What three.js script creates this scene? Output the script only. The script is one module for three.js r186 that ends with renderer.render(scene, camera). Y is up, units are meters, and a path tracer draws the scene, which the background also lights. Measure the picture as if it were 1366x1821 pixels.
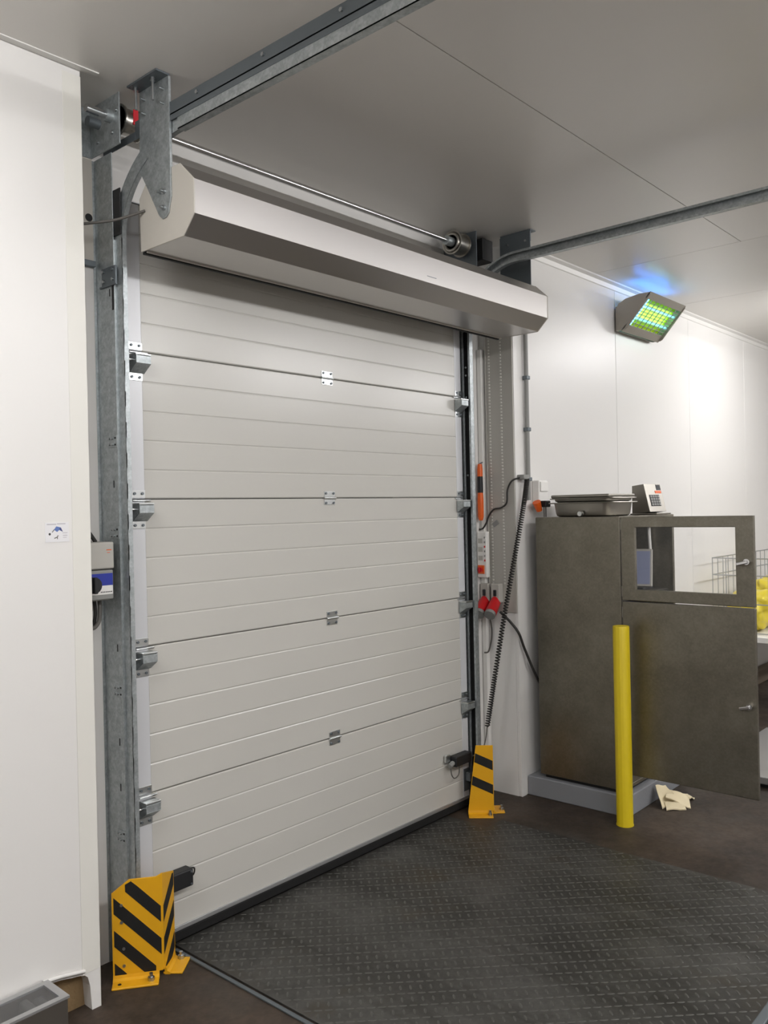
import * as THREE from 'three';
import { RoundedBoxGeometry } from 'three/addons/geometries/RoundedBoxGeometry.js';
import { mergeGeometries, toCreasedNormals } from 'three/addons/utils/BufferGeometryUtils.js';
import { RectAreaLightUniformsLib } from 'three/addons/lights/RectAreaLightUniformsLib.js';

// ---------------------------------------------------------------- camera, light, exposure
const scene = new THREE.Scene();
scene.background = new THREE.Color(0x000000);
const camera = new THREE.PerspectiveCamera(62.148, 1366 / 1821, 0.05, 40);
camera.position.set(-1.6248, 1.496, 2.5208);
camera.rotation.set(-0.0025, -0.8466, -0.0218, 'YXZ');
const renderer = new THREE.WebGLRenderer({ antialias: true });
renderer.toneMapping = THREE.LinearToneMapping;
renderer.toneMappingExposure = 1.5;
renderer.shadowMap.enabled = true;
RectAreaLightUniformsLib.init();
// ceiling battens (all out of frame, behind and to the right of the camera): [x centre, z centre, length, along]
const LAMPS = [[-2.3, 3.3, 1.5, 'x'], [-0.3, 3.3, 1.5, 'x'], [1.7, 3.3, 1.5, 'x'], [3.7, 3.3, 1.5, 'x'], [5.7, 3.3, 1.5, 'x'], [4.75, 1.2, 0.8, 'x'], [-1.7, 1.1, 1.2, 'x']];
const LAMP_NITS = 24;
const CEIL = 2.855;

// ---------------------------------------------------------------- helpers
let seed = 7;
const rnd = () => { seed = (seed * 1664525 + 1013904223) >>> 0; return seed / 4294967296; };
const off = new WeakMap();           // world origin of each thing
const names = new Map();
function numbered(n) { const k = names.get(n) || 0; names.set(n, k + 1); return k ? n + '_' + String(k).padStart(3, '0') : n; }
function boxUV(g) {
  const p = g.attributes.position, n = g.attributes.normal, uv = new Float32Array(p.count * 2);
  for (let i = 0; i < p.count; i += 3) {
    let ax = 0, ay = 0, az = 0;
    for (let j = 0; j < 3; j++) { ax += Math.abs(n.getX(i + j)); ay += Math.abs(n.getY(i + j)); az += Math.abs(n.getZ(i + j)); }
    for (let j = 0; j < 3; j++) {
      const x = p.getX(i + j), y = p.getY(i + j), z = p.getZ(i + j), k = (i + j) * 2;
      if (ay >= ax && ay >= az) { uv[k] = x; uv[k + 1] = z; } else if (ax >= az) { uv[k] = z; uv[k + 1] = y; } else { uv[k] = x; uv[k + 1] = y; }
    }
  }
  g.setAttribute('uv', new THREE.BufferAttribute(uv, 2));
}
function flat(g) {
  const r = g.index ? g.toNonIndexed() : g.clone();
  for (const k of Object.keys(r.attributes)) if (!['position', 'normal', 'uv'].includes(k)) r.deleteAttribute(k);
  if (!r.attributes.uv) r.setAttribute('uv', new THREE.BufferAttribute(new Float32Array(r.attributes.position.count * 2), 2));
  r.morphAttributes = {}; r.clearGroups();
  return r;
}
function part(name, geoms, mat, parent = scene, keepUV = false) {
  let list = (Array.isArray(geoms) ? geoms : [geoms]).map(flat);
  const g = list.length > 1 ? mergeGeometries(list) : list[0];
  if (!keepUV) boxUV(g);
  let o = [0, 0, 0];
  for (let q = parent; q; q = q.parent) if (off.has(q)) { o = off.get(q); break; }
  g.translate(-o[0], -o[1], -o[2]);
  const m = new THREE.Mesh(g, mat); m.castShadow = m.receiveShadow = true;
  m.name = parent === scene ? numbered(name) : name;
  parent.add(m); return m;
}
function thing(name, label, category, at = [0, 0, 0], group) {
  const o = new THREE.Group(); o.name = numbered(name); scene.add(o);
  o.position.set(...at); off.set(o, at); o.userData = { label, category };
  if (group) o.userData.group = group;
  return o;
}
function struct(name, label, category, at) { const o = thing(name, label, category, at); o.userData.kind = 'structure'; return o; }
const V = (a) => new THREE.Vector3(...a);
function bx(x0, x1, y0, y1, z0, z1) { const g = new THREE.BoxGeometry(x1 - x0, y1 - y0, z1 - z0); g.translate((x0 + x1) / 2, (y0 + y1) / 2, (z0 + z1) / 2); return g; }
function rb(x0, x1, y0, y1, z0, z1, r = 0.004, s = 2) {
  r = Math.min(r, (x1 - x0) / 2.01, (y1 - y0) / 2.01, (z1 - z0) / 2.01);
  const g = new RoundedBoxGeometry(x1 - x0, y1 - y0, z1 - z0, s, r); g.translate((x0 + x1) / 2, (y0 + y1) / 2, (z0 + z1) / 2); return g;
}
function cyl(a, b, r, seg = 14, r2 = r) {
  const A = V(a), B = V(b), L = A.distanceTo(B), g = new THREE.CylinderGeometry(r2, r, L, seg);
  g.applyQuaternion(new THREE.Quaternion().setFromUnitVectors(new THREE.Vector3(0, 1, 0), B.clone().sub(A).normalize()));
  const m = A.add(B).multiplyScalar(0.5); g.translate(m.x, m.y, m.z); return g;
}
function tube(pts, r, seg = 40, rs = 8) { return new THREE.TubeGeometry(new THREE.CatmullRomCurve3(pts.map(V)), seg, r, rs); }
function ext(pts, depth, bevel = 0, holes = []) {
  const s = new THREE.Shape(pts.map(p => new THREE.Vector2(p[0], p[1])));
  for (const h of holes) s.holes.push(h instanceof THREE.Path ? h : new THREE.Path(h.map(p => new THREE.Vector2(p[0], p[1]))));
  return new THREE.ExtrudeGeometry(s, { depth: depth - 2 * bevel, bevelEnabled: bevel > 0, bevelThickness: bevel, bevelSize: bevel, bevelOffset: -bevel, bevelSegments: 2, curveSegments: 20 }).translate(0, 0, bevel);
}
// profile given as [z, y], extruded along x from x0 to x1
function extX(pts, x0, x1, bevel = 0, holes = []) { const g = ext(pts.map(p => [-p[0], p[1]]), x1 - x0, bevel, holes.map(h => h.map(p => [-p[0], p[1]]))); g.rotateY(Math.PI / 2); g.translate(x0, 0, 0); return g; }
// profile given as [x, y], extruded along z
function extZ(pts, z0, z1, bevel = 0, holes = []) { const g = ext(pts, z1 - z0, bevel, holes); g.translate(0, 0, z0); return g; }
function hexBolt(p, n, r = 0.006, h = 0.005) { const e = [p[0] + n[0] * h, p[1] + n[1] * h, p[2] + n[2] * h]; return cyl(p, e, r, 6); }
// sweep of rectangular strips along a path lying (nearly) in a y-z plane
function sweep(path, rects) {
  const out = [];
  for (const [a0, a1, n0, n1] of rects) {
    const ring = path.map((p, i) => {
      const q0 = path[Math.max(0, i - 1)], q1 = path[Math.min(path.length - 1, i + 1)];
      let ty = q1[1] - q0[1], tz = q1[2] - q0[2]; const l = Math.hypot(ty, tz); ty /= l; tz /= l;
      const f = (a, n) => [p[0] + a, p[1] - tz * n, p[2] + ty * n];
      return [f(a0, n0), f(a1, n0), f(a1, n1), f(a0, n1)];
    });
    const pos = []; const tri = (a, b, c) => pos.push(...a, ...b, ...c), quad = (a, b, c, d) => { tri(a, b, c); tri(a, c, d); };
    for (let i = 0; i + 1 < ring.length; i++) for (let k = 0; k < 4; k++) quad(ring[i][k], ring[i][(k + 1) % 4], ring[i + 1][(k + 1) % 4], ring[i + 1][k]);
    quad(ring[0][3], ring[0][2], ring[0][1], ring[0][0]); const e = ring[ring.length - 1]; quad(e[0], e[1], e[2], e[3]);
    const g = new THREE.BufferGeometry(); g.setAttribute('position', new THREE.Float32BufferAttribute(pos, 3)); g.computeVertexNormals();
    out.push(toCreasedNormals(g, 0.6));
  }
  return out;
}

// ---------------------------------------------------------------- procedural textures
function noiseGrid(n, cells, s) {           // tileable value noise
  seed = s; const c = []; for (let i = 0; i < cells * cells; i++) c.push(rnd());
  const o = new Float32Array(n * n), sm = t => t * t * (3 - 2 * t);
  for (let y = 0; y < n; y++) for (let x = 0; x < n; x++) {
    const fx = x / n * cells, fy = y / n * cells, ix = Math.floor(fx), iy = Math.floor(fy), tx = sm(fx - ix), ty = sm(fy - iy);
    const g = (a, b) => c[((b + cells) % cells) * cells + (a + cells) % cells];
    o[y * n + x] = (g(ix, iy) * (1 - tx) + g(ix + 1, iy) * tx) * (1 - ty) + (g(ix, iy + 1) * (1 - tx) + g(ix + 1, iy + 1) * tx) * ty;
  }
  return o;
}
function fbm(n, list, s) { const o = new Float32Array(n * n); let w = 0; list.forEach(([c, a], i) => { const g = noiseGrid(n, c, s + i * 101); for (let k = 0; k < o.length; k++) o[k] += g[k] * a; w += a; }); for (let k = 0; k < o.length; k++) o[k] /= w; return o; }
function tex(n, fn, size, srgb = true, sizeY = size) {
  const d = new Uint8Array(n * n * 4);
  for (let i = 0; i < n * n; i++) { const c = fn(i); d[i * 4] = c[0]; d[i * 4 + 1] = c[1]; d[i * 4 + 2] = c[2]; d[i * 4 + 3] = 255; }
  const t = new THREE.DataTexture(d, n, n); t.wrapS = t.wrapT = THREE.RepeatWrapping; t.magFilter = THREE.LinearFilter; t.minFilter = THREE.LinearMipmapLinearFilter; t.generateMipmaps = true;
  if (srgb) t.colorSpace = THREE.SRGBColorSpace; t.repeat.set(1 / size, 1 / sizeY); t.needsUpdate = true; return t;
}
const mix = (a, b, t) => a.map((v, i) => v + (b[i] - v) * Math.max(0, Math.min(1, t)));
const nF = fbm(512, [[5, 1], [11, .8], [37, .5], [110, .45], [240, .4]], 11);
const nG = fbm(512, [[3, 1], [8, .8], [30, .4]], 55);
const nFine = fbm(512, [[128, 1], [256, .8]], 91);
const nSp = fbm(256, [[24, 1], [60, 1], [110, .6]], 131);
const floorTex = tex(512, i => { let c = mix([42, 34, 27], [76, 64, 53], (nF[i] - .3) * 2.4); return mix(c, [64, 62, 58], (nG[i] - .55) * 3); }, 2.3);
const floorRough = tex(512, i => { const v = 120 + 110 * nF[i]; return [v, v, v]; }, 1.7, false);
const floorBump = tex(512, i => { const v = 255 * nF[i]; return [v, v, v]; }, 0.9, false);
const nSt = (() => { const o = new Float32Array(512 * 512); for (let y = 0; y < 512; y++) for (let x = 0; x < 512; x++) o[y * 512 + x] = nG[(Math.floor(y / 8) + 128) % 512 * 512 + (x * 3) % 512]; return o; })();
const plateTex = tex(512, i => { let c = mix([70, 69, 66], [102, 101, 97], (nF[i] - .3) * 2.2); c = mix(c, [52, 50, 46], (nSt[i] - .45) * 2.2); return mix(c, [74, 66, 54], (nG[i] - .52) * 3.2); }, 1.4);
const galvTex = tex(256, i => { const v = 180 + 56 * (nSp[i] - .5); return [v - 4, v + 2, v + 3]; }, 0.35);
const steelTex = tex(512, i => { const v = 138 + 46 * (nG[i] - .5) + 16 * (nFine[i] - .5); return [v + 5, v, v - 12]; }, 1.1);
const steelRough = tex(512, i => { const v = 110 + 50 * nG[i] + 30 * nFine[i]; return [v, v, v]; }, 0.8, false);
const stucco = tex(512, i => { const v = 255 * nFine[i]; return [v, v, v]; }, 0.5, false);

// ---------------------------------------------------------------- materials
const M = (o) => new THREE.MeshStandardMaterial(o);
const mat = {
  wall: M({ color: 0xe3e1dd, roughness: .36, bumpMap: stucco, bumpScale: .00004 }),
  wallTrim: M({ color: 0xe2e0d8, roughness: .4 }),
  ceil: M({ color: 0xe6e3dd, roughness: .3 }),
  ceilBack: M({ color: 0x6b6660, roughness: .8 }),
  foam: M({ color: 0x8a7250, roughness: .95, bumpMap: floorBump, bumpScale: .004 }),
  floor: M({ color: 0xffffff, map: floorTex, roughnessMap: floorRough, roughness: .95, bumpMap: floorBump, bumpScale: .002 }),
  plate: M({ map: plateTex, metalness: .55, roughness: .5 }),
  tread: M({ color: 0x5c5b57, metalness: .5, roughness: .45 }),
  door: M({ color: 0xc4c2bb, roughness: .25, bumpMap: stucco, bumpScale: .00004 }),
  stile: M({ color: 0xd5d6d8, roughness: .35, metalness: .15 }),
  galv: M({ map: galvTex, metalness: .75, roughness: .45 }),
  galvDark: M({ color: 0x6f767a, metalness: .6, roughness: .5 }),
  zinc: M({ color: 0xd9dcdc, metalness: 1, roughness: .28 }),
  bolt: M({ color: 0xb9bcbd, metalness: 1, roughness: .3 }),
  chrome: M({ color: 0xdedede, metalness: 1, roughness: .18 }),
  box: M({ color: 0xc8c5c2, metalness: 1, roughness: .38 }),
  boxEnd: M({ color: 0xc3beb4, roughness: .5 }),
  black: M({ color: 0x121212, roughness: .6 }),
  rubber: M({ color: 0x0d0d0d, roughness: .8 }),
  darkPlastic: M({ color: 0x1c1d1f, roughness: .5 }),
  alu: M({ color: 0xb4b4b4, metalness: .7, roughness: .4 }),
  yellow: M({ color: 0xe0a516, roughness: .42 }),
  bollard: M({ color: 0xd8bf12, roughness: .4 }),
  stainless: M({ map: steelTex, roughnessMap: steelRough, metalness: 1, roughness: .75 }),
  steelDark: M({ color: 0x9f9b93, metalness: 1, roughness: .36, side: THREE.DoubleSide }),
  stainLight: M({ color: 0xb0aca4, metalness: 1, roughness: .3 }),
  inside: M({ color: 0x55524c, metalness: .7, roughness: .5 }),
  plinth: M({ color: 0x84868a, roughness: .8, bumpMap: floorBump, bumpScale: .001 }),
  white: M({ color: 0xe9e7e2, roughness: .4 }),
  greyPlastic: M({ color: 0xb4b1a9, roughness: .5 }),
  midGrey: M({ color: 0x8c8c88, roughness: .5 }),
  blue: M({ color: 0x24349a, roughness: .45 }),
  orange: M({ color: 0xe8631c, roughness: .4 }),
  red: M({ color: 0xc4161c, roughness: .4 }),
  redLabel: M({ color: 0xd0202e, roughness: .5 }),
  cable: M({ color: 0x2b2926, roughness: .6 }),
  cableGrey: M({ color: 0x5d5a55, roughness: .6 }),
  cream: M({ color: 0xefe1bd, roughness: .9, side: THREE.DoubleSide }),
  bag: M({ color: 0xd9c53a, roughness: .35 }),
  screen: M({ color: 0x8f98b8, roughness: .3 }),
  tray: M({ color: 0xb6b3ab, roughness: .5, metalness: .2 }),
  trayDot: M({ color: 0xd6d4cd, roughness: .4, metalness: .3 }),
  kerb: M({ color: 0x6d6152, roughness: .85, bumpMap: floorBump, bumpScale: .002 }),
  board: M({ color: 0xcbdc1c, roughness: .6 }),
  uvTube: M({ color: 0xffffff, emissive: 0x59d8ff, emissiveIntensity: 1.6 }),
  lampGlow: M({ color: 0xffffff, emissive: 0xfff6e6, emissiveIntensity: 3 }),
  flyBody: M({ color: 0xa39d92, metalness: .3, roughness: .5 }),
  pane: new THREE.MeshPhysicalMaterial({ color: 0xffffff, transmission: 1, thickness: 0, roughness: .03, ior: 1.45 }),
};

// ---------------------------------------------------------------- the room
const XL = -.278, XR = 2.105, ZW = .13, ZR = -.08;      // recess edges, wall face, recess face
{
  const f = struct('floor', 'dark brown stained concrete floor of the loading bay', 'floor');
  part('slab', bx(-5.2, 8.2, -.15, 0, -.4, 6.2), mat.floor, f);
  const c = struct('ceiling', 'grey-white glossy panel ceiling with fine joints', 'ceiling', [0, CEIL, 0]);
  part('backing', bx(-5.2, 8.2, CEIL + .02, CEIL + .14, -.4, 6.2), mat.ceilBack, c);
  const cp = (x0, x1, z0, z1) => part('ceiling_panel', rb(x0 + .0014, x1 - .0014, CEIL, CEIL + .02, z0 + .0014, z1 - .0014, .001, 1), mat.ceil, c);
  for (const [z0, z1] of [[-.4, 1.0], [1.0, 2.15], [2.15, 3.3], [3.3, 4.45], [4.45, 6.2]]) cp(-5.2, 2.95, z0, z1);
  for (const [x0, x1] of [[2.95, 4.1], [4.1, 5.25], [5.25, 6.4], [6.4, 8.2]]) cp(x0, x1, -.4, 6.2);

  const wl = struct('wall_left', 'white sandwich-panel wall left of the dock door, chipped at its foot', 'wall', [-2.6, 0, 0]);
  part('foam_core', bx(-5.2, XL - .002, 0, CEIL, -.4, .085), mat.foam, wl);
  const notch = [[-.306, 0], [-.308, .03], [-.311, .075], [-.318, .104], [-.327, .113], [-.345, .119], [-.372, .124], [-.392, .129], [-.407, .132], [-.43, .135], [-.475, .138], [-.505, .12], [-.52, .07], [-.525, 0]];
  part('panel_skin', extZ([[-5.2, 0], [-5.2, CEIL], [XL, CEIL], [XL, 0], ...notch], .085, ZW), mat.wall, wl);
  part('side_skin', bx(XL - .002, XL, 0, CEIL, -.4, .085), mat.wall, wl);
  part('corner_trim', [rb(-.336, XL + .0016, 0.118, CEIL - .02, ZW, ZW + .0016, .0007, 1), rb(XL, XL + .0016, 0, CEIL - .02, ZW - .05, ZW + .0016, .0007, 1)], mat.wallTrim, wl);
  part('sealing_bead', tube([[-.33, .128, ZW + .003], [-.35, .134, ZW + .006], [-.41, .146, ZW + .006], [-.46, .15, ZW + .004]], .006, 16, 6), mat.wall, wl);

  const wr = struct('wall_right', 'bright white sandwich-panel wall right of the dock door', 'wall', [5, 0, 0]);
  part('wall_core', bx(XR + .01, 8.2, 0, CEIL, -.4, ZW - .02), mat.wall, wr);
  part('reveal_skin', bx(XR, XR + .01, 0, CEIL, -.4, ZW - .02), mat.wall, wr);
  for (const [a, b] of [[XR, 3.27], [3.27, 4.42], [4.42, 5.57], [5.57, 6.72], [6.72, 8.2]]) part('wall_panel', rb(a + (a === XR ? 0 : .0015), b - .0015, 0, CEIL, ZW - .02, ZW, .003, 1), mat.wall, wr);
  part('corner_trim', [rb(XR, XR + .045, 0, CEIL - .04, ZW, ZW + .0016, .0007, 1)], mat.wall, wr);

  const wb = struct('wall_back', 'white recessed wall around the dock door opening', 'wall', [.9, 0, -.2]);
  part('jamb', bx(XL, .02, 0, CEIL, -.4, ZR), mat.wall, wb);
  part('jamb', bx(1.75, XR, 0, CEIL, -.4, ZR), mat.wall, wb);
  part('lintel', bx(.02, 1.75, 2.5, CEIL, -.4, ZR), mat.wall, wb);
  const w4 = struct('wall_rear', 'white wall behind the camera', 'wall', [1.5, 0, 6.1]); part('wall_panel', bx(-5.2, 8.2, 0, CEIL, 6.2, 6.4), mat.wall, w4);
  const w5 = struct('wall_far_left', 'white side wall far to the left, out of frame', 'wall', [-5.1, 0, 3]); part('wall_panel', bx(-5.4, -5.2, 0, CEIL, -.4, 6.4), mat.wall, w5);
  const w6 = struct('wall_far_right', 'white side wall far to the right, out of frame', 'wall', [8.1, 0, 3]); part('wall_panel', bx(8.2, 8.4, 0, CEIL, -.4, 6.4), mat.wall, w6);

  // ceiling coves and kerb
  const t1 = struct('trim_1', 'thin white ceiling profile along the top of the left wall', 'trim', [-2, CEIL, ZW]);
  part('profile', [rb(-5.2, XL + .048, CEIL - .004, CEIL, ZW + .016, ZW + .03, .001, 1), rb(-5.2, XL + .048, CEIL - .0022, CEIL, ZW + .001, ZW + .016, .0005, 1)], mat.white, t1);
  const t2 = struct('trim_2', 'white ceiling cove along the top of the right wall', 'trim', [5, CEIL, ZW]);
  part('profile', extX([[ZW, CEIL], [ZW + .04, CEIL], [ZW + .036, CEIL - .006], [ZW + .014, CEIL - .014], [ZW + .006, CEIL - .036], [ZW, CEIL - .04]], XR, 8.2), mat.white, t2);
  const kb = struct('baseboard_right', 'brown stained kerb along the foot of the right wall', 'kerb', [5.5, 0, ZW]);
  part('kerb', rb(2.85, 8.2, 0, .12, ZW, ZW + .07, .015, 3), mat.kerb, kb);
}

// ---------------------------------------------------------------- ceiling lamps
for (const [x, z, L, ax] of LAMPS) {
  const where = z < 2 ? (x > 0 ? 'over the floor scale near the right wall' : 'near the left wall') : ['far left', 'just right of the camera', 'in the middle of the room', 'right of the middle', 'far right'][Math.round((x + 2.3) / 2)] + ' in the row behind the camera';
  const t = thing('ceiling_lamp', 'white batten ceiling lamp ' + where, 'lamp', [x, CEIL, z], 'fluorescent ceiling lamps');
  part('housing', rb(x - L / 2, x + L / 2, CEIL - .045, CEIL, z - .05, z + .05, .008), mat.white, t);
  part('diffuser', rb(x - L / 2 + .01, x + L / 2 - .01, CEIL - .135, CEIL - .045, z - .05, z + .05, .02, 3), mat.lampGlow, t);
  // one light before each glowing face: underside and both long sides
  for (const [w, py, pz, rx, ry] of [[.1, -.138, 0, -Math.PI / 2, 0], [.09, -.09, .053, 0, Math.PI], [.09, -.09, -.053, 0, 0]]) {
    const l = new THREE.RectAreaLight(0xfbfbff, LAMP_NITS, L, w); l.name = 'lamp_light';
    l.position.set(0, py, pz); l.rotation.set(rx, ry, 0); l.castShadow = true; t.add(l);
  }
}

// ---------------------------------------------------------------- sectional dock door
const DW = 1.7733;
{
  const d = struct('door_1', 'white ribbed sectional loading door with five hinged sections', 'door', [DW / 2, 0, 0]);
  const y0 = .05, H = .5;
  for (let s = 0; s < 5; s++) {
    const a = y0 + H * s + (s ? .0015 : 0), b = y0 + H * (s + 1) - .0015, pr = [[-.04, a], [-.004, a], [0, a + .004]];
    for (let k = 1; k < 5; k++) { const y = y0 + H * s + .1 * k; pr.push([0, y - .005], [-.0016, y - .0015], [-.0016, y], [0, y + .003]); }
    pr.push([0, b - .004], [-.004, b], [-.04, b]);
    const sec = part('door_section', extX(pr, 0, DW), mat.door, d);
    for (const [x0, x1] of [[-.055, -.0005], [DW + .0005, DW + .05]]) part('end_cap', rb(x0, x1, a, b, -.042, .0012, .0015, 1), mat.stile, sec);
  }
  part('bottom_rail', rb(-.055, DW + .05, .046, .062, -.03, .005, .002), mat.alu, d);
  part('bottom_seal', rb(-.05, DW + .045, .009, .046, -.03, .004, .006), mat.rubber, d);
  part('end_cap_top', rb(-.055, DW + .05, 2.5515, 2.556, -.04, .001, .001, 1), mat.stile, d);
  // centre hinges
  for (let s = 1; s < 5; s++) {
    const y = y0 + H * s, x = .882, h = part('hinge', [rb(x - .031, x + .031, y + .004, y + .028, .0005, .003, .001, 1), rb(x - .031, x + .031, y - .028, y - .004, .0005, .003, .001, 1)], mat.zinc, d);
    part('knuckle', cyl([x - .034, y, .005], [x + .034, y, .005], .0045, 12), mat.zinc, h);
    for (const sx of [-1, 1]) for (const sy of [-1, 1]) part('screw', hexBolt([x + sx * .022, y + sy * .02, .003], [0, 0, 1], .005, .004), mat.galvDark, h);
  }
  // roller carriers at both edges
  for (const side of [-1, 1]) for (let s = 1; s < 5; s++) {
    const y = y0 + H * s, X = side < 0 ? (x) => x : (x) => DW - x, B = (a, b, ...r) => rb(Math.min(X(a), X(b)), Math.max(X(a), X(b)), ...r);
    const r = part('roller_carrier', [B(-.052, 0, y + .004, y + .03, .0012, .0035, .001, 1), B(-.052, 0, y - .1, y - .074, .0012, .0035, .001, 1)], mat.zinc, d);
    part('hinge_strip', [B(-.052, .02, y - .008, y - .001, .002, .009, .003, 2), B(-.052, .007, y - .02, y - .013, .004, .047, .002, 1)], mat.zinc, r);
    const w = Math.min(X(-.05), X(.006));
    part('wedge', [extX([[.0035, y - .018], [.042, y - .018], [.046, y - .02], [.046, y - .046], [.0035, y - .074]], w, w + .003), extX([[.0035, y - .018], [.042, y - .018], [.046, y - .02], [.046, y - .046], [.0035, y - .074]], w + .053, w + .056), B(-.05, .006, y - .047, y - .021, .044, .0465, .001, 1)].concat((() => { const g = bx(-.028, .028, -.001, .001, -.0255, .0255); g.rotateX(-Math.atan2(.028, .0425)); g.translate(w + .028, y - .06, .025); return [g]; })()), mat.galv, r);
    part('roller_axle', cyl([X(-.085), y - .035, .025], [X(.0), y - .035, .025], .0055, 10), mat.chrome, r);
    for (const [px, py] of [[-.042, .019], [-.012, .019], [-.042, -.088], [-.012, -.088]]) part('screw', hexBolt([X(px), y + py, .0035], [0, 0, 1], .005, .004), mat.galvDark, r);
  }
  // bottom corner fixtures
  for (const side of [-1, 1]) {
    const X = side < 0 ? (x) => x : (x) => DW - x, B = (a, b, ...r) => rb(Math.min(X(a), X(b)), Math.max(X(a), X(b)), ...r);
    const c = part('bottom_fixture', [B(-.05, -.004, .09, .2, .0014, .005, .001, 1), B(-.05, -.012, .14, .185, .005, .035, .004, 1)], mat.galvDark, d);
    part('roller_axle', cyl([X(-.085), .16, .025], [X(-.03), .16, .025], .0055, 10), mat.chrome, c);
  }
}
// junction boxes on the lowest section
{
  const j = thing('junction_box', 'small black box on the lowest door section behind the striped left guard', 'junction box', [.07, .2, .0]);
  const g = rb(-.055, .055, -.03, .03, 0, .045, .006, 3); g.rotateZ(.0); g.translate(.073, .237, .0065);
  part('box', g, mat.darkPlastic, j);
  part('cable_loop', tube([[.128, .262, .03], [.142, .258, .035], [.142, .235, .03], [.128, .225, .02]], .003, 20, 6), mat.cable, j);
  for (const [x, y] of [[.118, .258], [.118, .216]]) part('screw', hexBolt([x, y, .0515], [0, 0, 1], .004, .002), mat.galvDark, j);
  const k = thing('junction_box', 'small black box on the lowest door section beside the striped right guard', 'junction box', [1.72, .25, 0]);
  const h = rb(1.655, 1.785, .245, .295, .006, .05, .006, 3); part('box', h, mat.darkPlastic, k);
  part('cable_gland', cyl([1.655, .265, .03], [1.625, .255, .032], .012, 12), mat.midGrey, k);
  part('cable_loop', tube([[1.63, .25, .035], [1.63, .215, .04], [1.66, .19, .035], [1.7, .2, .03], [1.705, .245, .03]], .003, 30, 6), mat.cableGrey, k);
  part('bracket', rb(1.615, 1.65, .27, .305, .006, .02, .003, 1), mat.zinc, k);
}

// ---------------------------------------------------------------- vertical tracks, curves and overhead rails
function cRects(side, hw = .014) { const w = hw * side, t = .0025 * side; return [[-w, -w + t, -.025, .025], [-w, w, .0225, .025], [-w, w, -.025, -.0225], [w - t, w, .014, .0225], [w - t, w, -.0225, -.014]].map(r => [Math.min(r[0], r[1]), Math.max(r[0], r[1]), r[2], r[3]]); }
function arc(xv, xh, yh, zc, R) { const p = []; for (let i = 0; i <= 24; i++) { const a = i / 24 * Math.PI / 2, e = i / 24; p.push([xv + (xh - xv) * e * e * (3 - 2 * e), yh - R + R * Math.sin(a), zc + R - R * Math.cos(a)]); } return p; }
function bracketPlate(parent, x, y, n, h = .04) {
  const p = part('splice_plate', rb(Math.min(x, x + n * .003), Math.max(x, x + n * .003), y - h / 2, y + h / 2, -.02, .03, .001, 1), mat.galv, parent);
  for (const [dy, z] of [[.01, -.012], [.01, .004], [-.01, -.012], [-.01, .004]]) part('bolt', hexBolt([x + n * .003, y + dy, z], [n, 0, 0], .0045, .006), mat.bolt, p);
  for (const [dy, z] of [[.011, .02], [-.011, .02]]) part('slot', rb(x + n * .003 - .0006, x + n * .003 + .0006, y + dy - .003, y + dy + .003, z - .004, z + .004, .0004, 1), mat.black, p);
}
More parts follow.
